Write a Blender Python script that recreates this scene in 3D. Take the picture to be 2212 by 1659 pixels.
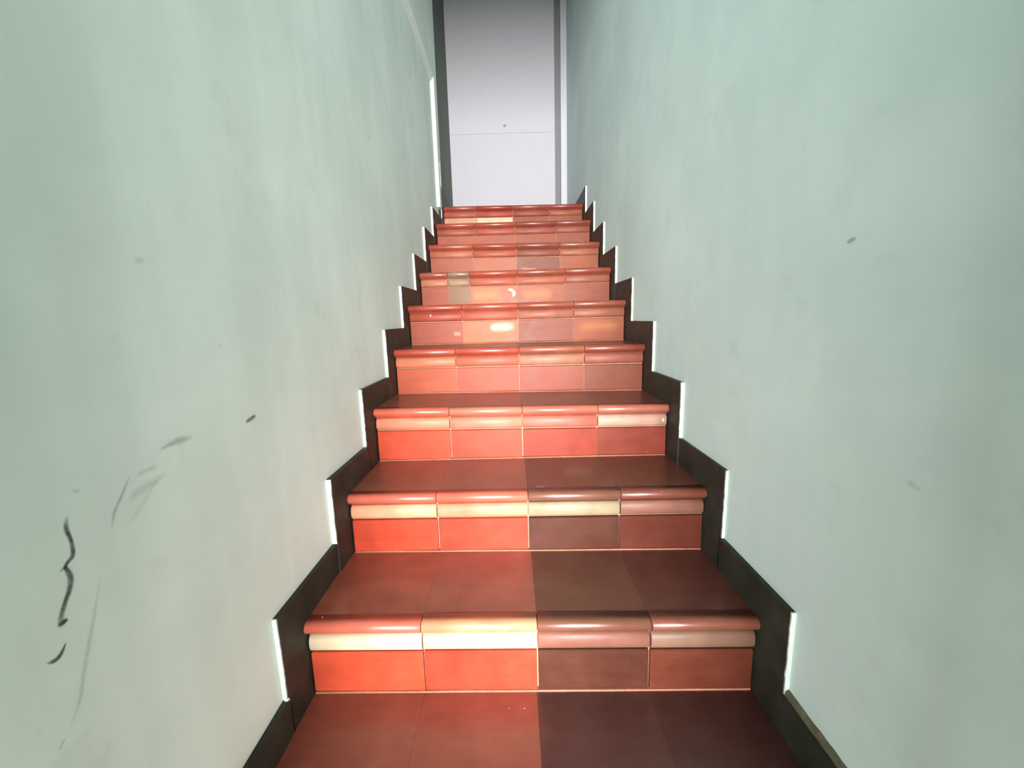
import bpy, bmesh, math, random
from mathutils import Matrix, Vector, noise

for o in list(bpy.data.objects):
    bpy.data.objects.remove(o)
scene = bpy.context.scene
C = scene.collection
random.seed(7)

# ------------------------------------------------------------------ camera
cam_data = bpy.data.cameras.new('camera')
cam_data.sensor_width = 36.0
cam_data.sensor_fit = 'HORIZONTAL'
cam_data.lens = 850.74 / 2212 * 36.0
cam_data.clip_start = 0.02
camera = bpy.data.objects.new('camera', cam_data)
C.objects.link(camera)
RR = Vector((0.99963793, 0.00110742, -0.02688475))
UU = Vector((0.0263433, 0.163264, 0.98623065))
FF = Vector((-0.00548148, 0.9865818, -0.16317571))
m = Matrix((RR, UU, -FF)).transposed().to_4x4()
m.translation = Vector((-0.02164, -0.47900, 0.84236))
camera.matrix_world = m
scene.camera = camera

# ------------------------------------------------------------------ light
world = bpy.data.worlds.new('world')
scene.world = world
world.use_nodes = True
wb = world.node_tree.nodes['Background']
wb.inputs[0].default_value = (0.80, 0.98, 1.0, 1)
wb.inputs[1].default_value = 0.33


def area(name, loc, target, sx, sy, power, col):
    d = bpy.data.lights.new(name, 'AREA')
    d.shape = 'RECTANGLE'
    d.size, d.size_y = sx, sy
    d.energy = power
    d.color = col
    o = bpy.data.objects.new(name, d)
    C.objects.link(o)
    o.location = loc
    o.rotation_euler = (Vector(target) - Vector(loc)).to_track_quat('-Z', 'Y').to_euler()
    return o


# daylight through the street door behind the camera, at the foot of the stairs
area('street_daylight', (-0.12, -5.2, 1.2), (-0.12, 0.0, 1.2), 2.4, 1.2, 830, (0.96, 1.0, 0.99))

scene.view_settings.view_transform = 'Standard'
scene.view_settings.look = 'None'
scene.view_settings.gamma = 1
scene.view_settings.use_curve_mapping = False
scene.view_settings.exposure = 1.4

# ------------------------------------------------------------------ helpers
H_LEFT, H_RIGHT = -0.512, 0.510        # wall faces


def lin(c):
    return tuple(((v / 255) / 12.92 if v / 255 <= 0.04045 else ((v / 255 + 0.055) / 1.055) ** 2.4) for v in c)


def link(name, bm, mat, parent=None):
    bmesh.ops.recalc_face_normals(bm, faces=bm.faces)
    me = bpy.data.meshes.new(name)
    bm.to_mesh(me)
    bm.free()
    o = bpy.data.objects.new(name, me)
    C.objects.link(o)
    if mat:
        me.materials.append(mat)
    if parent:
        o.parent = parent
    return o


def box(bm, x0, x1, y0, y1, z0, z1):
    vs = [bm.verts.new((x, y, z)) for x in (x0, x1) for y in (y0, y1) for z in (z0, z1)]
    for f in ((0, 1, 3, 2), (4, 6, 7, 5), (0, 4, 5, 1), (2, 3, 7, 6), (0, 2, 6, 4), (1, 5, 7, 3)):
        bm.faces.new([vs[i] for i in f])
    return bm


def bbox(x0, x1, y0, y1, z0, z1, bev=0.0):
    bm = box(bmesh.new(), x0, x1, y0, y1, z0, z1)
    if bev:
        bmesh.ops.bevel(bm, geom=bm.edges[:], offset=bev, segments=2, profile=0.6, affect='EDGES')
    return bm


def structure(o, label=None):
    o['kind'] = 'structure'
    if label:
        o['label'] = label
    return o


def empty(name, loc=(0, 0, 0)):
    o = bpy.data.objects.new(name, None)
    o.empty_display_size = 0.1
    C.objects.link(o)
    o.location = loc
    return o


# ------------------------------------------------------------------ materials
def new_mat(name, rough=0.5, spec=0.5):
    mt = bpy.data.materials.new(name)
    mt.use_nodes = True
    nt = mt.node_tree
    b = nt.nodes['Principled BSDF']
    b.inputs['Roughness'].default_value = rough
    b.inputs['Specular IOR Level'].default_value = spec
    return mt, nt, b


def nd(nt, typ, **kw):
    n = nt.nodes.new(typ)
    for k, v in kw.items():
        if k in n.inputs:
            n.inputs[k].default_value = v
        else:
            setattr(n, k, v)
    return n


def noise_tex(nt, vec, scale, detail=3.0, rough=0.55, mapscale=None):
    n = nd(nt, 'ShaderNodeTexNoise')
    n.inputs['Scale'].default_value = scale
    n.inputs['Detail'].default_value = detail
    n.inputs['Roughness'].default_value = rough
    if mapscale:
        mp = nd(nt, 'ShaderNodeMapping')
        mp.inputs['Scale'].default_value = mapscale
        nt.links.new(vec, mp.inputs['Vector'])
        vec = mp.outputs[0]
    nt.links.new(vec, n.inputs['Vector'])
    return n.outputs['Fac']


def ramp(nt, fac, stops):
    r = nd(nt, 'ShaderNodeValToRGB')
    els = r.color_ramp.elements
    while len(els) < len(stops):
        els.new(0.5)
    for e, (p, c) in zip(els, stops):
        e.position = p
        e.color = (*c, 1) if len(c) == 3 else c
    nt.links.new(fac, r.inputs[0])
    return r.outputs[0]


def mix(nt, a, b, fac, mode='MIX'):
    n = nd(nt, 'ShaderNodeMix', data_type='RGBA', blend_type=mode)
    for s, v in ((6, a), (7, b), (0, fac)):
        if hasattr(v, 'default_value') or hasattr(v, 'is_linked'):
            nt.links.new(v, n.inputs[s])
        else:
            n.inputs[s].default_value = (*v, 1) if isinstance(v, tuple) and len(v) == 3 else v
    return n.outputs[2]


def bump(nt, b, height, strength, dist=0.002):
    n = nd(nt, 'ShaderNodeBump')
    n.inputs['Strength'].default_value = strength
    n.inputs['Distance'].default_value = dist
    nt.links.new(height, n.inputs['Height'])
    nt.links.new(n.outputs[0], b.inputs['Normal'])


def plaster(name, c_lo, c_hi, c_stain, streak=0.25):
    mt, nt, b = new_mat(name, 0.62, 0.3)
    vec = nd(nt, 'ShaderNodeNewGeometry').outputs['Position']
    big = noise_tex(nt, vec, 2.6, 4, 0.6)
    col = ramp(nt, big, [(0.36, lin(c_lo)), (0.64, lin(c_hi))])
    # vertical brush streaks
    st = noise_tex(nt, vec, 1.0, 3, 0.6, (9.0, 9.0, 0.7))
    stc = ramp(nt, st, [(0.38, (0.93, 0.93, 0.92)), (0.62, (1.03, 1.03, 1.03))])
    col = mix(nt, col, stc, streak, 'MULTIPLY')
    # faint grime blotches
    g = noise_tex(nt, vec, 9.0, 5, 0.65)
    gm = ramp(nt, g, [(0.60, (0, 0, 0)), (0.78, (0.35, 0.35, 0.35))])
    gm2 = nd(nt, 'ShaderNodeRGBToBW')
    nt.links.new(gm, gm2.inputs[0])
    col = mix(nt, col, lin(c_stain), gm2.outputs[0])
    nt.links.new(col, b.inputs['Base Color'])
    f = noise_tex(nt, vec, 60.0, 4, 0.6)
    bump(nt, b, f, 0.12, 0.002)
    return mt


def flat(name, col, rough=0.5, spec=0.4, var=0.12, scale=25.0, bmp=0.15):
    mt, nt, b = new_mat(name, rough, spec)
    vec = nd(nt, 'ShaderNodeNewGeometry').outputs['Position']
    n = noise_tex(nt, vec, scale, 4, 0.6)
    lo = tuple(max(0, v * (1 - var)) for v in lin(col))
    hi = tuple(min(1, v * (1 + var)) for v in lin(col))
    nt.links.new(ramp(nt, n, [(0.35, lo), (0.65, hi)]), b.inputs['Base Color'])
    if bmp:
        bump(nt, b, n, bmp, 0.001)
    return mt


def terracotta(name, r0, r1, spec):
    """glazed clay: the piece's colour comes from obj.color"""
    mt, nt, b = new_mat(name, 0.32, spec)
    oi = nd(nt, 'ShaderNodeObjectInfo')
    vec = nd(nt, 'ShaderNodeNewGeometry').outputs['Position']
    n1 = noise_tex(nt, vec, 14.0, 4, 0.6)
    n2 = noise_tex(nt, vec, 1.0, 4, 0.65, (7.0, 30.0, 55.0))
    col = mix(nt, oi.outputs['Color'], ramp(nt, n1, [(0.3, (0.86, 0.84, 0.84)), (0.7, (1.12, 1.14, 1.14))]), 1.0, 'MULTIPLY')
    col = mix(nt, col, ramp(nt, n2, [(0.3, (0.92, 0.9, 0.9)), (0.7, (1.07, 1.1, 1.12))]), 1.0, 'MULTIPLY')
    nt.links.new(col, b.inputs['Base Color'])
    rr = nd(nt, 'ShaderNodeMapRange')
    rr.inputs['To Min'].default_value = r0
    rr.inputs['To Max'].default_value = r1
    nt.links.new(n1, rr.inputs['Value'])
    nt.links.new(rr.outputs[0], b.inputs['Roughness'])
    bump(nt, b, n2, 0.12, 0.001)
    return mt


def soft_mark(name, col, alpha, gritty=0.5, core=0.32):
    """a mark whose edge fades across its width (U of the UV map) and at its ends (V)"""
    mt, nt, b = new_mat(name, 0.8, 0.1)
    uv = nd(nt, 'ShaderNodeUVMap').outputs[0]
    sp = nd(nt, 'ShaderNodeSeparateXYZ')
    nt.links.new(uv, sp.inputs[0])
    a = ramp(nt, sp.outputs[0], [(0.0, (0, 0, 0)), (core, (1, 1, 1)), (1 - core, (1, 1, 1)), (1.0, (0, 0, 0))])
    v = ramp(nt, sp.outputs[1], [(0.0, (0, 0, 0)), (core * 0.5, (1, 1, 1)), (1 - core * 0.5, (1, 1, 1)), (1.0, (0, 0, 0))])
    f = mix(nt, a, v, 1.0, 'MULTIPLY')
    vec = nd(nt, 'ShaderNodeNewGeometry').outputs['Position']
    g = noise_tex(nt, vec, 160.0, 3, 0.6)
    f = mix(nt, f, ramp(nt, g, [(0.3, (1 - gritty,) * 3), (0.6, (1, 1, 1))]), 1.0, 'MULTIPLY')
    bw = nd(nt, 'ShaderNodeRGBToBW')
    nt.links.new(f, bw.inputs[0])
    mu = nd(nt, 'ShaderNodeMath', operation='MULTIPLY')
    mu.inputs[1].default_value = alpha
    nt.links.new(bw.outputs[0], mu.inputs[0])
    nt.links.new(mu.outputs[0], b.inputs['Alpha'])
    b.inputs['Base Color'].default_value = (*lin(col), 1)
    return mt


M_WALL_L = plaster('plaster_left', (207, 219, 211), (218, 229, 221), (182, 187, 172), 0.65)
M_WALL_R = plaster('plaster_right', (193, 210, 207), (204, 220, 217), (172, 184, 178), 0.3)  # left wall's paint with the right side's dimmer, cooler light mixed in
M_WALL_SHADE = plaster('plaster_recess_shade', (84, 93, 82), (94, 103, 91), (70, 76, 67), 0.3)  # recess shade put into a darker copy of the wall plaster
M_CEIL = flat('ceiling_paint', (200, 204, 198), 0.8, 0.2, 0.03, 6)
M_FLOOR = flat('floor_clay', (150, 80, 65), 0.45, 0.4, 0.1, 12)
M_BOUNCE = flat('neutral_bounce_floor', (178, 192, 186), 0.7, 0.2, 0.06, 8)  # unseen floor, coloured pale so the light it bounces stays neutral
M_DOOR = flat('door_paint', (186, 179, 185), 0.5, 0.3, 0.02, 40, 0.08)
M_CASE = flat('casing_paint', (196, 192, 197), 0.5, 0.3, 0.02, 30, 0.05)
M_GROOVE = flat('groove_paint', (128, 122, 126), 0.6, 0.2, 0.03, 30, 0.05)
M_SKIRT = flat('skirting_brown', (45, 46, 39), 0.5, 0.2, 0.25, 14, 0.2)
M_WHITE = flat('white_edge_plaster', (200, 204, 196), 0.6, 0.3, 0.06, 60, 0.5)
M_GROUT = flat('grout', (140, 88, 70), 0.85, 0.2, 0.12, 60, 0.5)
M_MORTAR = flat('mortar', (164, 122, 100), 0.85, 0.2, 0.12, 60, 0.5)
M_OLIVE = flat('dusty_mortar', (98, 95, 76), 0.9, 0.1, 0.2, 50, 0.6)
M_TERRA = terracotta('terracotta_glazed', 0.22, 0.40, 0.5)
M_RISER = terracotta('terracotta_matt', 0.34, 0.62, 0.22)

# ------------------------------------------------------------------ room shell
bm = bmesh.new()
box(bm, -0.66, H_LEFT, -0.8, 2.44, -0.45, 4.3)
box(bm, -0.66, -0.542, 2.44, 3.55, -0.45, 4.3)
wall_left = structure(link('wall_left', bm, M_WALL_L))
wall_left.data.materials.append(M_WALL_SHADE)
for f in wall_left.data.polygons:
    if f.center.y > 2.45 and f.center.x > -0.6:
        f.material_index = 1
wall_right = structure(link('wall_right', bbox(H_RIGHT, 0.66, -0.8, 3.55, -0.45, 4.3), M_WALL_R))
# plaster layer standing proud of the left wall: over the upper part and down the landing corner
XP = -0.488
bm = bmesh.new()
prof = [(-0.5, 2.39), (2.34, 2.39), (2.34, 1.60), (2.402, 1.60), (2.402, 1.745), (2.44, 1.745), (2.44, 4.28), (-0.5, 4.28)]
for x in (H_LEFT - 0.004, XP):
    bm.faces.new([bm.verts.new((x, y, z)) for y, z in prof])
bm.verts.ensure_lookup_table()
n = len(prof)
for i in range(n):
    j = (i + 1) % n
    bm.faces.new((bm.verts[i], bm.verts[j], bm.verts[n + j], bm.verts[n + i]))
proud = link('plaster_layer', bm, M_WALL_L, wall_left)
link('white_edge', bbox(H_LEFT, XP + 0.001, 2.336, 2.341, 1.60, 2.391, 0.001), M_WHITE, wall_left)
bm = bmesh.new()
ends = [[bm.verts.new((x, yy, zz)) for x, zz in ((H_LEFT - 0.001, 2.3915), (H_LEFT - 0.001, 2.362), (H_LEFT + 0.002, 2.361), (XP + 0.001, 2.388), (XP + 0.001, 2.3915))] for yy in (-0.5, 2.336)]
for i in range(5):
    bm.faces.new((ends[0][i], ends[0][(i + 1) % 5], ends[1][(i + 1) % 5], ends[1][i]))
bm.faces.new(ends[0])
bm.faces.new(ends[1][::-1])
link('white_edge', bm, M_WHITE, wall_left)
link('white_edge', bbox(H_LEFT, XP + 0.002, 2.398, 2.404, 1.75, 1.905, 0.001), M_WHITE, wall_left)

ceiling = structure(link('ceiling', bbox(-0.66, 0.66, -0.72, 3.55, 4.2, 4.35), M_CEIL))
# unseen blockers behind the camera, added to shade near walls, right treads and door top
structure(link('blocker_lintel', bbox(-1.6, 1.6, -0.95, -0.70, 2.2, 4.3), M_CEIL), 'unseen lintel added to cut daylight off the upper door')
structure(link('blocker_wall', bbox(0.25, 1.6, -0.95, -0.78, -0.45, 2.25), M_WALL_R), 'unseen wall added to shade the near right side')
structure(link('blocker_wall', bbox(-1.6, -0.30, -0.95, -0.78, -0.45, 2.25), M_WALL_L), 'unseen wall added to shade the near right side')
structure(link('unseen_bounce_floor', bbox(-1.6, 1.6, -5.3, 0.02, -0.42, -0.19), M_BOUNCE))
structure(link('wall_back', bbox(-0.66, 0.66, 3.415, 3.55, 1.3, 4.3), M_CEIL), 'wall behind the pale door')

# door at the head of the stairs
door = structure(empty('door_1', (-0.05, 3.37, 1.6425)), 'pale lilac-white door closing the head of the stairs')


def door_part(name, bm, mat, label=None):
    o = link(name, bm, mat, door)
    o.matrix_parent_inverse = Matrix.Translation(-Vector(door.location))
    if label:
        o['label'] = label
    return o


LZ = 1.6425
door_part('door_panel', bbox(-0.542, 0.402, 3.370, 3.41, LZ, 2.4845, 0.0015), M_DOOR)
door_part('door_panel', bbox(-0.542, 0.402, 3.372, 3.41, 2.4865, 4.1, 0.0015), M_DOOR)
door_part('groove', bbox(0.398, 0.455, 3.392, 3.41, LZ, 4.1), M_GROOVE, 'grey recessed groove beside the casing')
door_part('casing', bbox(0.455, 0.509, 3.362, 3.41, LZ, 4.1, 0.002), M_CASE, 'white door casing strip')
bm = bmesh.new()
bmesh.ops.create_cone(bm, cap_ends=True, segments=14, radius1=0.013, radius2=0.009, depth=0.006,
                      matrix=Matrix.Translation((-0.046, 3.369, 2.548)) @ Matrix.Rotation(math.pi / 2, 4, 'X'))
door_part('stud', bm, flat('dull_metal', (150, 145, 145), 0.5), 'small grey stud above the panel joint')

# ------------------------------------------------------------------ stairs
RISE, RUN, OVER, DROP = 0.1825, 0.2743, 0.0116, 0.0852
# surveyed unevenness of each step: forward shift, height, left end, right end, skew, tilt
Q = [[0.0106, 0.0014, -0.0022, -0.0001, -0.011, -0.0066], [0.0003, -0.0003, 0.0015, 0.002, -0.0147, -0.0013], [-0.0043, 0.0004, -0.0017, -0.0016, -0.005, -0.0086], [-0.0071, 0.0019, -0.0011, 0.0008, -0.0104, -0.0026], [-0.0057, 0.003, -0.0017, 0.0022, 0.0078, 0.0018], [-0.0015, -0.0, -0.0014, -0.0003, 0.0086, 0.0034], [0.0007, 0.0012, 0.0004, -0.0007, 0.0084, -0.0058], [0.0005, 0.0011, 0.0009, -0.0007, 0.0119, 0.0016], [0.0066, -0.0046, 0.0053, -0.0015, 0.0031, -0.0051]]


def frame(k):
    dy, dz, dl, dr, yw, tl = Q[k - 1] if 1 <= k <= 9 else (0, 0, 0, 0, -0.01 if k < 1 else 0.003, -0.004)
    return k * RUN + dy, k * RISE + dz, -0.5 + dl, 0.5 + dr, yw, tl


def at(k, u, dy, dz):
    y, z, xl, xr, yw, tl = frame(k)
    return Vector((u, y + yw * u + dy, z + tl * u + dz))


def extrude_tile(k, u0, u1, prof, smooth=(), dz=0.0, dy=0.0, rnd=0.0014):
    """profile (depth, height) swept from u0 to u1, with a small rounding at both ends.
    a depth given as ('b', d) is measured from the next step's riser face."""
    bm = bmesh.new()
    c = 0.0016
    rings = []
    cy = sum(p[0] if not isinstance(p[0], tuple) else RUN for p in prof) / len(prof)
    cz = sum(p[1] for p in prof) / len(prof)
    for u, ins in ((u0, rnd), (u0 + c, 0.0), ((u0 + u1) / 2, 0), (u1 - c, 0.0), (u1, rnd)):
        ring = []
        for p in prof:
            if isinstance(p[0], tuple):
                v = at(k + 1, u, p[0][1], 0)
                v.z = at(k, u, 0, p[1]).z
            else:
                v = at(k, u, p[0] + dy, p[1] + dz)
            if ins:
                d = Vector((0, cy - (p[0] if not isinstance(p[0], tuple) else RUN), cz - p[1]))
                if d.length > 0:
                    v += d.normalized() * ins
            ring.append(bm.verts.new(v))
        rings.append(ring)
    n = len(prof)
    for a, b in zip(rings, rings[1:]):
        for i in range(n):
            j = (i + 1) % n
            f = bm.faces.new((a[i], a[j], b[j], b[i]))
            f.smooth = (i in smooth)
    bm.faces.new(rings[0])
    bm.faces.new(rings[-1][::-1])
    return bm


def arc(cy, cz, r, a0, a1, n):
    return [(cy - r * math.cos(math.radians(a0 + (a1 - a0) * i / n)), cz + r * math.sin(math.radians(a0 + (a1 - a0) * i / n))) for i in range(n + 1)]


NOSE = [(0.034, 0.0)] + arc(0.0142, -0.0142, 0.0142, 88, -36, 8) + [(0.0195, -0.0343), (0.034, -0.0345)]
NOSE_SMOOTH = range(0, 9)
TREAD = [(('b', 0.012), -0.0006), (0.0345, -0.0006), (0.0345, -0.02), (('b', 0.012), -0.02)]
MOULD = [(0.030, -0.0350), (0.0165, -0.0350), (0.0112, -0.0392), (0.0080, -0.0460), (0.0068, -0.0550), (0.0073, -0.0640), (0.0096, -0.0705), (0.0140, -0.0750), (0.0172, -0.0765), (0.030, -0.0775)]
MOULD_SMOOTH = range(1, 8)

seams = {0: (-0.245, 0.012, 0.266), 1: (-0.2424, 0.015, 0.2661), 2: (-0.2493, 0.0086, 0.2664), 3: (-0.2454, 0.0024, 0.2596), 4: (-0.2546, 0.0003, 0.2626),
         5: (-0.2549, 0.0051, 0.2629), 6: (-0.355, -0.2426, 0.0088, 0.2625), 7: (-0.2452, 0.0114, 0.2679), 8: (-0.2505, 0.0123, 0.2779), 9: (-0.2562, -0.0007, 0.2613)}
# own colour of every clay piece plus painted shade at lower right, left to right: (step tile, moulding, riser tile)
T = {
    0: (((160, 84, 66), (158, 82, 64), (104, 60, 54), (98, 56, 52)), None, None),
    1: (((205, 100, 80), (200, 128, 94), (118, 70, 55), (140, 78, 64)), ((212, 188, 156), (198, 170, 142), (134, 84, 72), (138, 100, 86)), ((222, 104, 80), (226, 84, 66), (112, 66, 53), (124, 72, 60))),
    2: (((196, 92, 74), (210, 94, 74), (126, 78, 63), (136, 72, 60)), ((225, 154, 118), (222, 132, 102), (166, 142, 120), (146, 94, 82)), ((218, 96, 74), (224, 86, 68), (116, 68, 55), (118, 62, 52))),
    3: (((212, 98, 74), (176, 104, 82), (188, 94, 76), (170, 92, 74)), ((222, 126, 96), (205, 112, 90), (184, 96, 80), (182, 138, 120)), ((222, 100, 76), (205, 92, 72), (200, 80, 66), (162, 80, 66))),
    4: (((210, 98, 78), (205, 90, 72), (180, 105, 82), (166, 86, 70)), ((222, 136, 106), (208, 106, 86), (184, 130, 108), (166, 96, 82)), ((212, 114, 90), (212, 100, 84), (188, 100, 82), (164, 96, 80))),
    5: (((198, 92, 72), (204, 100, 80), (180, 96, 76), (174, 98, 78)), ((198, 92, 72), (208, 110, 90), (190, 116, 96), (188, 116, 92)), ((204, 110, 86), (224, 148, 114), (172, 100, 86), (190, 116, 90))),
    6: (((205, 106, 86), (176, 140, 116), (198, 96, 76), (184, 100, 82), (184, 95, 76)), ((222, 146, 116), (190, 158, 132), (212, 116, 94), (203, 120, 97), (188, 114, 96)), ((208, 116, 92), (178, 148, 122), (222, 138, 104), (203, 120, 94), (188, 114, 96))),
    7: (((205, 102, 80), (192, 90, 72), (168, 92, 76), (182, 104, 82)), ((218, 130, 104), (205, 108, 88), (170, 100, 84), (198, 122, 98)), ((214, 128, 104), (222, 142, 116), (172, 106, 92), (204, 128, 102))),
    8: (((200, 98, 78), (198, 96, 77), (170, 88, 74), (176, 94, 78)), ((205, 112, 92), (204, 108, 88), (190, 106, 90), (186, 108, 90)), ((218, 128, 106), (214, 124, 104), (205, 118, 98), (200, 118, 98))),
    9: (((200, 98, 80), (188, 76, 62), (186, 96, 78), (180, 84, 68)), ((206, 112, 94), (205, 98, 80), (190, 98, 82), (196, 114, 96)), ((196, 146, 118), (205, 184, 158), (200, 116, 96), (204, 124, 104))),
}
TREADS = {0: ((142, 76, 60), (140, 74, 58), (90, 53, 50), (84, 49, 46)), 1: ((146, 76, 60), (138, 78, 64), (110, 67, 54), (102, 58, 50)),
          2: ((148, 84, 68), (140, 86, 70), (118, 74, 58), (118, 70, 56)), 3: ((150, 84, 66), (142, 82, 66), (136, 80, 64), (130, 76, 62))}  # right-hand treads of the lower steps include painted shade


def tune(c, k, i, kind):  # paints shade into lower right pieces, tones down the strongly lit upper steps
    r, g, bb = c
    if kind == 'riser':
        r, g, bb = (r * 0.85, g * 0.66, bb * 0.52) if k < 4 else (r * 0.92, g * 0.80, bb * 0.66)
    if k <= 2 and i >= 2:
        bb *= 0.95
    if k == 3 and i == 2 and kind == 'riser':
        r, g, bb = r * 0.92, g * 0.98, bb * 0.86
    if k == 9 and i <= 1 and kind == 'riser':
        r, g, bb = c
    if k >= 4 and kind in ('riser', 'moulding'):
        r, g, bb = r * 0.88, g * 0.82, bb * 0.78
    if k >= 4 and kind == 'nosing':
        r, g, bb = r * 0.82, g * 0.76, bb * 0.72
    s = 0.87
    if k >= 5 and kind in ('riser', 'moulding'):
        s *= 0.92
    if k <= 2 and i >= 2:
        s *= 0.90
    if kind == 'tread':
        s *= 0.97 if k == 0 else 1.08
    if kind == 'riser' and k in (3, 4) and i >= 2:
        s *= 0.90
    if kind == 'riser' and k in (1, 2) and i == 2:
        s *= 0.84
    if kind == 'riser' and k == 9 and i <= 1:  # specular highlight painted into the top step's left risers
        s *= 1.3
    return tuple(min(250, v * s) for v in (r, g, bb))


stairs = empty('staircase', (0, 0.28, 0))
stairs['label'] = 'straight flight of terracotta-tiled steps between two pale plaster walls'
stairs['category'] = 'staircase'


def stair_child(name, bm, mat, parent, col=None):
    o = link(name, bm, mat, parent)
    if parent is stairs:
        o.matrix_parent_inverse = Matrix.Translation(-Vector(stairs.location))
    if col:
        o.color = (*lin(col), 1)
    return o


for k in range(0, 10):
    y, z, xl, xr, yw, tl = frame(k)
    # mortar body of the step
    bm = bmesh.new()
    vs = []
    for u in (xl + 0.003, xr - 0.003):
        a = at(k, u, 0.0215, 0)
        b = at(k + 1, u, 0.010, 0) if k < 9 else Vector((u, 3.36, 0))
        for yy, zz in ((a.y, z - RISE - 0.02), (a.y, at(k, u, 0, -0.021).z), (b.y, at(k, u, 0, -0.021).z), (b.y, z - RISE - 0.02)):
            vs.append(bm.verts.new((u, yy, zz)))
    for f in ((0, 1, 2, 3), (4, 5, 6, 7), (0, 1, 5, 4), (1, 2, 6, 5), (2, 3, 7, 6), (3, 0, 4, 7)):
        bm.faces.new([vs[i] for i in f])
    step = stair_child('step', bm, M_MORTAR, stairs)
    us = [xl, *seams[k], xr]
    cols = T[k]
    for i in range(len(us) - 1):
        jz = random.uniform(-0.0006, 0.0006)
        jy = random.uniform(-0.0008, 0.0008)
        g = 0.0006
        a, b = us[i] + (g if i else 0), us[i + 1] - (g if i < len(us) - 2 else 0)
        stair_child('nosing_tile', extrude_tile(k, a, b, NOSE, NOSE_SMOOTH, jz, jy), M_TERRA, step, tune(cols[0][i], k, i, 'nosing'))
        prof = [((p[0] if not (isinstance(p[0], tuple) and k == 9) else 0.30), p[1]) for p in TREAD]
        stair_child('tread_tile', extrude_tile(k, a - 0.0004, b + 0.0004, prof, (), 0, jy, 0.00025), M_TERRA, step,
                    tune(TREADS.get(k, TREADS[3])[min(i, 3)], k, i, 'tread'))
        if not cols[1]:
            continue
        g = 0.0013
        a, b = us[i] + (g if i else 0.004), us[i + 1] - (g if i < len(us) - 2 else 0.004)
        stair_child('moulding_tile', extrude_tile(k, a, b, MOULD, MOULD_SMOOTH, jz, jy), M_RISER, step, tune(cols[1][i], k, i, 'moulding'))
        bot = -RISE + (at(k - 1, (a + b) / 2, 0, 0).z - at(k, (a + b) / 2, 0, -RISE).z) + 0.0035
        rp = [(0.030, -0.0800), (0.0150, -0.0800), (0.0125, -0.0822), (OVER, bot + 0.003), (OVER + 0.001, bot), (0.030, bot)]
        a, b = a + random.uniform(0, 0.0008), b - random.uniform(0, 0.0008)
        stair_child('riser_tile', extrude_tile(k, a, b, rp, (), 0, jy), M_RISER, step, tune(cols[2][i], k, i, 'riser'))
    if cols[1]:
        # pale line of grout along the foot of the riser
        bm = bmesh.new()
        N = 26
        ring = []
        for i in range(N + 1):
            u = xl + 0.004 + (xr - xl - 0.008) * i / N
            zb = at(k - 1, u, 0, 0).z
            hh = 0.0030 + 0.0012 * noise.noise((u * 9, k * 3.1, 0))
            yy = at(k, u, OVER - 0.0008, 0).y
            ring.append([bm.verts.new(p) for p in ((u, yy - 0.001, zb - 0.001), (u, yy, zb + hh), (u, yy + 0.012, zb + hh), (u, yy + 0.012, zb - 0.001))])
        for p, q in zip(ring, ring[1:]):
            for i in range(4):
                bm.faces.new((p[i], p[(i + 1) % 4], q[(i + 1) % 4], q[i]))
        bm.faces.new(ring[0])
        bm.faces.new(ring[-1][::-1])
        stair_child('grout_line', bm, M_GROUT, step)

# landing behind the last step tile
bm = bmesh.new()
box(bm, -0.541, 0.509, 2.775, 3.41, 1.55, 1.6405)
structure(link('floor_landing', bm, M_FLOOR), 'clay landing at the head of the stairs')

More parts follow.
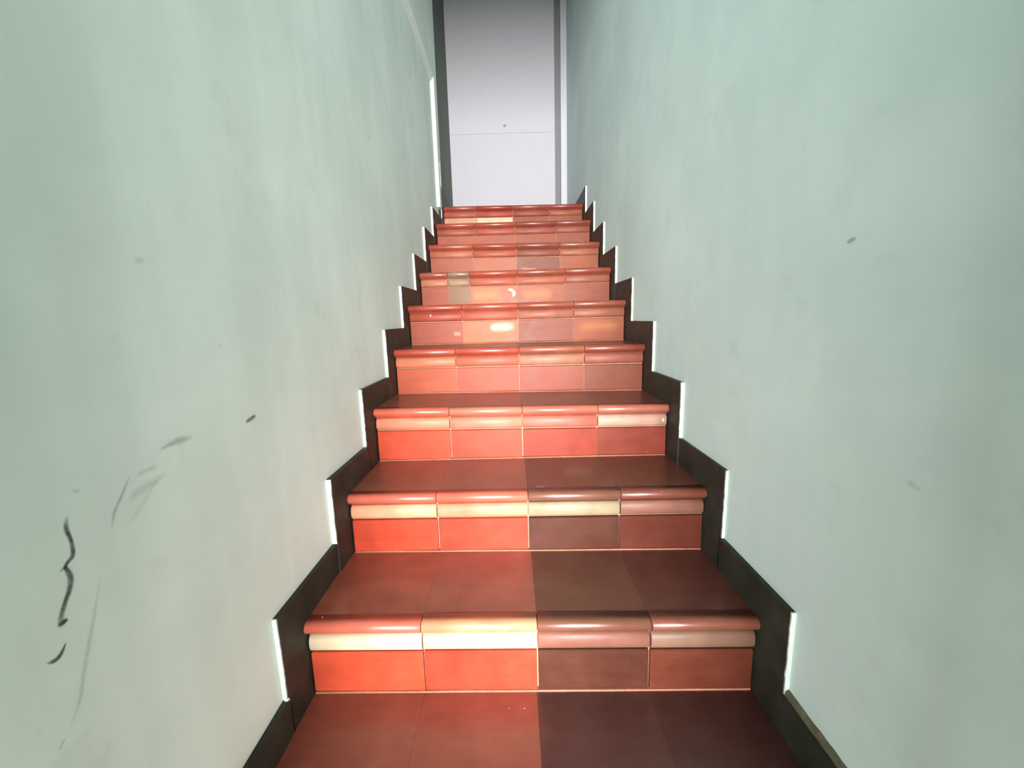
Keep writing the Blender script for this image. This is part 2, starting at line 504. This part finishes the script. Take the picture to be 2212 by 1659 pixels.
# ------------------------------------------------------------------ stepped skirting
def skirting(side):
    root = structure(empty('baseboard_left' if side < 0 else 'baseboard_right', (side * 0.505, 0, 0)),
                     'dark brown stepped skirting on the %s wall' % ('left' if side < 0 else 'right'))
    wallx = H_LEFT if side < 0 else H_RIGHT
    drop = DROP + (-0.0034 if side < 0 else 0.0034)
    run = 0.0896 + (-0.0014 if side < 0 else 0.0014) * (1 if side < 0 else 1)

    def yf(k):
        u = side * 0.5
        return at(k, u, OVER - run, 0).y

    def zt(k):
        return at(k, side * 0.5, 0, 0).z

    def put(name, bm, mat, parent):
        o = link(name, bm, mat, parent)
        if parent is root:
            o.matrix_parent_inverse = Matrix.Translation(-Vector(root.location))
        return o

    for k in range(0, 10):
        face = (frame(k)[2] + 0.0005) if side < 0 else (frame(k)[3] - 0.0005)
        if side < 0 and k == 9:
            face = -0.487
        x0, x1 = sorted((wallx, face))
        y0, y1 = yf(k), yf(k + 1)
        top, low = zt(k) + drop, zt(k - 1)
        if k == 9:
            y1 = 2.44 if side < 0 else 3.36
        if k == 0:
            y0, low = y0, -RISE
        y1 -= 0.0008
        ytile = at(k, side * 0.5, 0.06, 0).y
        poly = [(y0, low - 0.02), (y0, top), (y1, top), (y1, zt(k) - 0.03), (max(ytile, y0 + 0.02), zt(k) - 0.03), (max(ytile, y0 + 0.02), low - 0.02)]
        bm = bmesh.new()
        for x in (x0, x1):
            bm.faces.new([bm.verts.new((x, yy, zz)) for yy, zz in poly])
        bm.verts.ensure_lookup_table()
        n = len(poly)
        for i in range(n):
            j = (i + 1) % n
            bm.faces.new((bm.verts[i], bm.verts[j], bm.verts[n + j], bm.verts[n + i]))
        tile = put('skirting_tile', bm, M_SKIRT, root)
        if k == 0:
            continue
        # painted plaster edge facing down the stairs, a little ragged
        bm = bmesh.new()
        zlo = zt(k - 1) + drop
        rings = []
        N = 16
        for i in range(N + 1):
            zz = zlo + (top - zlo) * i / N
            w = noise.noise((k * 5.3 + side, zz * 60, 1.7)) * 0.0018
            e = face + side * (0.0018 + w)
            a, b = (wallx - 0.001 * -side, e) if side < 0 else (e, wallx)
            if side < 0 and k == 9:
                a = e - 0.005
            rings.append([bm.verts.new(p) for p in ((a, y0 - 0.003, zz), (b, y0 - 0.003, zz), (b, y0 + 0.002, zz), (a, y0 + 0.002, zz))])
        for p, q in zip(rings, rings[1:]):
            for i in range(4):
                bm.faces.new((p[i], p[(i + 1) % 4], q[(i + 1) % 4], q[i]))
        bm.faces.new(rings[0])
        bm.faces.new(rings[-1][::-1])
        put('white_edge', bm, M_WHITE, tile)
        if k == 1 and side < 0:
            bm = bmesh.new()
            bmesh.ops.create_icosphere(bm, subdivisions=2, radius=0.0055, matrix=Matrix.Translation((face - 0.003, y0 - 0.001, zlo - 0.002)))
            for v in bm.verts:
                v.co += v.normal * 0.0012 * noise.noise(v.co * 300)
            put('plaster_drip', bm, M_WHITE, tile)
    if side < 0:
        put('skirting_tile', bbox(-0.542, -0.487, 2.442, 3.29, LZ - 0.02, LZ + 0.085), M_SKIRT, root)
    else:
        # dusty ledge of mortar left on top of the lowest skirting tile
        bm = bmesh.new()
        rings = []
        N = 18
        y0, y1 = yf(0) + 0.02, yf(1) + 0.004
        zz = zt(0) + drop
        for i in range(N + 1):
            yy = y0 + (y1 - y0) * i / N
            w = 0.0015 * noise.noise((yy * 40, 3.0, 0))
            rings.append([bm.verts.new(p) for p in ((0.5015 + w, yy, zz - 0.001), (0.503 + w, yy, zz + 0.0085 + 2 * w), (0.5105, yy, zz + 0.0125 + 2 * w), (0.5105, yy, zz - 0.001))])
        for p, q in zip(rings, rings[1:]):
            for i in range(4):
                bm.faces.new((p[i], p[(i + 1) % 4], q[(i + 1) % 4], q[i]))
        bm.faces.new(rings[0])
        bm.faces.new(rings[-1][::-1])
        o = put('mortar_ledge', bm, M_OLIVE, root)
        o['label'] = 'olive dusty mortar ledge'


skirting(-1)
skirting(1)

# ------------------------------------------------------------------ marks on the walls and steps
MARKS_L = [[[[-0.0794,0.6442,0.00202],[-0.0835,0.633,0.00301],[-0.0816,0.6133,0.00254],[-0.0835,0.5984,0.00305],[-0.0916,0.5916,0.0025],[-0.0896,0.5781,0.00354],[-0.0919,0.5663,0.00354],[-0.0986,0.5547,0.003],[-0.1048,0.5425,0.00346],[-0.108,0.533,0.00443]],0.78],[[[-0.0979,0.5883,0.00099],[-0.095,0.5901,0.00199],[-0.0912,0.5913,0.002]],0.5],[[[-0.1098,0.5346,0.00294],[-0.1055,0.5342,0.00396],[-0.1,0.5351,0.00201]],0.8],[[[-0.1062,0.5122,0.0005],[-0.1088,0.5079,0.00149],[-0.1137,0.5024,0.00295],[-0.1195,0.5013,0.00291],[-0.1263,0.5048,0.00095]],0.75],[[[-0.003,0.6652,0.00118],[-0.0199,0.64,0.00287],[-0.033,0.6228,0.00281],[-0.0406,0.6004,0.00112]],0.38],[[[-0.0592,0.5625,0.00163],[-0.0785,0.5128,0.00318],[-0.0977,0.4639,0.00363],[-0.1055,0.4405,0.00308],[-0.1229,0.4143,0.00199]],0.24],[[[-0.1258,0.4132,0.00198],[-0.1327,0.4067,0.00293]],0.4],[[[0.0378,0.677,0.00127],[0.0537,0.6796,0.00391],[0.0719,0.6807,0.0074],[0.0965,0.678,0.00421]],0.42],[[[0.2155,0.6701,0.00252],[0.2287,0.6719,0.00514],[0.2456,0.6765,0.0035]],0.55],[[[-0.0145,0.6306,0.00291],[0.0017,0.6343,0.00841],[0.0456,0.6418,0.0052]],0.2],[[[-0.0003,0.6567,0.00297],[0.0339,0.6572,0.00443]],0.2],[[[-0.0708,0.6676,0.00306],[-0.0633,0.6653,0.00312]],0.3],[[[1.0288,1.4926,0.00651],[1.0286,1.473,0.00815]],0.35],[[[0.0528,0.9309,0.00543],[0.0674,0.9318,0.00434]],0.25],[[[0.1788,0.8165,0.00308],[0.1829,0.8054,0.00233]],0.35],[[[0.0343,0.6443,0.00255],[-0.0026,0.6121,0.0048],[-0.0173,0.6008,0.00234]],0.12]]
MARKS_R = [[[[0.1715,0.9455,0.00219],[0.165,0.9485,0.00506],[0.1553,0.9507,0.00285]],0.3],[[[1.3308,1.2476,0.00807],[1.3224,1.2266,0.00604]],0.2],[[[0.029,0.6095,0.00504],[0.0098,0.6049,0.00487]],0.12]]


def ribbon(pts, off):
    """flat mark: pts are (a, b, width) in the plane, off(a, b) gives the 3-D point"""
    # smooth the polyline
    P = [Vector(p) for p in pts]
    dense = []
    for i in range(len(P) - 1):
        p0, p1, p2, p3 = P[max(i - 1, 0)], P[i], P[i + 1], P[min(i + 2, len(P) - 1)]
        for s in range(5):
            t = s / 5
            dense.append(0.5 * ((2 * p1) + (p2 - p0) * t + (2 * p0 - 5 * p1 + 4 * p2 - p3) * t * t + (3 * p1 - p0 - 3 * p2 + p3) * t ** 3))
    dense.append(P[-1])
    bm = bmesh.new()
    uvl = bm.loops.layers.uv.new('UVMap')
    rows = []
    n = len(dense)
    for i, p in enumerate(dense):
        d = dense[min(i + 1, n - 1)] - dense[max(i - 1, 0)]
        nrm = Vector((-d.y, d.x)).normalized()
        w = max(p.z, 0.0006) * 1.05
        row = []
        for s in (-1, 1):
            q = Vector((p.x, p.y)) + nrm * w * s
            row.append((bm.verts.new(off(q.x, q.y)), ((s + 1) / 2, i / (n - 1))))
        rows.append(row)
    for a, b in zip(rows, rows[1:]):
        quad = [a[0], a[1], b[1], b[0]]
        f = bm.faces.new([v for v, _ in quad])
        for lp, (_, uv) in zip(f.loops, quad):
            lp[uvl].uv = uv
    return bm


mats = {}


def mark_mat(alpha, col=(62, 72, 58), gritty=0.35, core=0.32):
    key = (alpha, col)
    if key not in mats:
        mats[key] = soft_mark('scuff_and_glint', col, alpha, gritty, core)
    return mats[key]


for i, (pts, al) in enumerate(MARKS_L):
    link('scuff_mark', ribbon(pts, lambda a, b, q=H_LEFT + 0.0004 + i * 0.00002: Vector((q, a, b))), mark_mat(al if al > 0.5 else al * 0.72, (62, 72, 58), 0.45, 0.32 if al > 0.5 else 0.48), wall_left)
for i, (pts, al) in enumerate(MARKS_R):
    link('scuff_mark', ribbon(pts, lambda a, b, q=H_RIGHT - 0.0004 - i * 0.00002: Vector((q, a, b))), mark_mat(al), wall_right)


# worn, blotched and repaired spots and painted reflections on the clay, and a few specks of paint
def flat_spot(name, pts, axis, const, alpha, col, parent):
    off = (lambda a, c: Vector((a, c, const))) if axis == 'z' else (lambda a, c: Vector((a, const, c)))
    o = link(name, ribbon(pts, off), mark_mat(alpha, col, 0.2, 0.49), parent)
    if parent and parent.parent is stairs:
        o.matrix_parent_inverse = Matrix.Identity(4)
    return o


steps = [o for o in stairs.children if o.name.split('.')[0] == 'step']
steps.sort(key=lambda o: min(v.co.z for v in o.data.vertices))


def tread_z(k, u):
    return at(k, u, 0, 0).z


def face_y(k, u):
    return at(k, u, OVER - 0.0009, 0).y


flat_spot('worn_spot', [(0.115, 0.70, 0.075), (0.17, 0.695, 0.078), (0.228, 0.69, 0.07)], 'z', tread_z(2, 0.17) + 0.0006, 0.42, (176, 122, 102), steps[2])
flat_spot('worn_spot', [(0.03, 0.585, 0.008), (0.06, 0.59, 0.012)], 'z', tread_z(2, 0.05) + 0.0006, 0.5, (190, 140, 120), steps[2])
flat_spot('glint_blotch', [(0.275, 0.795, 0.034), (0.38, 0.800, 0.040), (0.48, 0.800, 0.032)], 'y', face_y(5, 0.38), 0.35, (214, 138, 100), steps[5])  # orange blotches and the daylight's reflections, painted on the upper risers
flat_spot('glint_blotch', [(-0.13, 0.803, 0.02), (-0.08, 0.806, 0.026), (-0.01, 0.808, 0.022)], 'y', face_y(5, -0.07), 0.6, (250, 218, 190), steps[5])
flat_spot('glint_blotch', [(-0.30, 0.78, 0.014), (-0.262, 0.78, 0.012)], 'y', face_y(5, -0.28), 0.4, (246, 186, 150), steps[5])
flat_spot('glint_blotch', [(-0.235, 0.965, 0.040), (-0.17, 0.970, 0.046), (-0.07, 0.968, 0.036)], 'y', face_y(6, -0.17), 0.32, (246, 176, 128), steps[6])
flat_spot('glint_blotch', [(-0.045, 0.995, 0.006), (-0.022, 0.992, 0.010), (-0.010, 0.975, 0.011), (-0.018, 0.955, 0.006)], 'y', face_y(6, -0.02), 0.8, (255, 232, 214), steps[6])
flat_spot('glint_blotch', [(0.02, 0.966, 0.034), (0.12, 0.968, 0.042), (0.20, 0.968, 0.03)], 'y', face_y(6, 0.12), 0.28, (240, 168, 126), steps[6])
flat_spot('glint_blotch', [(0.03, 1.133, 0.010), (0.09, 1.13, 0.009), (0.13, 1.13, 0.006)], 'y', face_y(7, 0.08), 0.35, (236, 184, 160), steps[7])
for u, y, k, r in ((-0.0512, 0.2572, 0, 0.0010), (-0.0177, 0.2564, 0, 0.0012), (-0.47, 0.315, 1, 0.0014)):
    bm = bmesh.new()
    bmesh.ops.create_icosphere(bm, subdivisions=1, radius=r, matrix=Matrix.Translation((u, y, tread_z(k, u))) @ Matrix.Diagonal((1, 1, 0.4, 1)))
    o = link('paint_speck', bm, M_WHITE, steps[k])
for k, u, dz, r in ((2, 0.378, -0.008, 0.003), (4, 0.0, -0.19, 0.0022), (3, 0.482, -0.055, 0.005), (5, -0.40, -0.048, 0.004)):
    bm = bmesh.new()
    p = at(k, u, 0.004 if dz > -0.03 else (0.0085 if dz > -0.1 else OVER), dz)
    bmesh.ops.create_icosphere(bm, subdivisions=1, radius=r, matrix=Matrix.Translation(p) @ Matrix.Diagonal((0.8, 0.5, 1.5, 1)))
    link('paint_speck', bm, M_WHITE, steps[k])
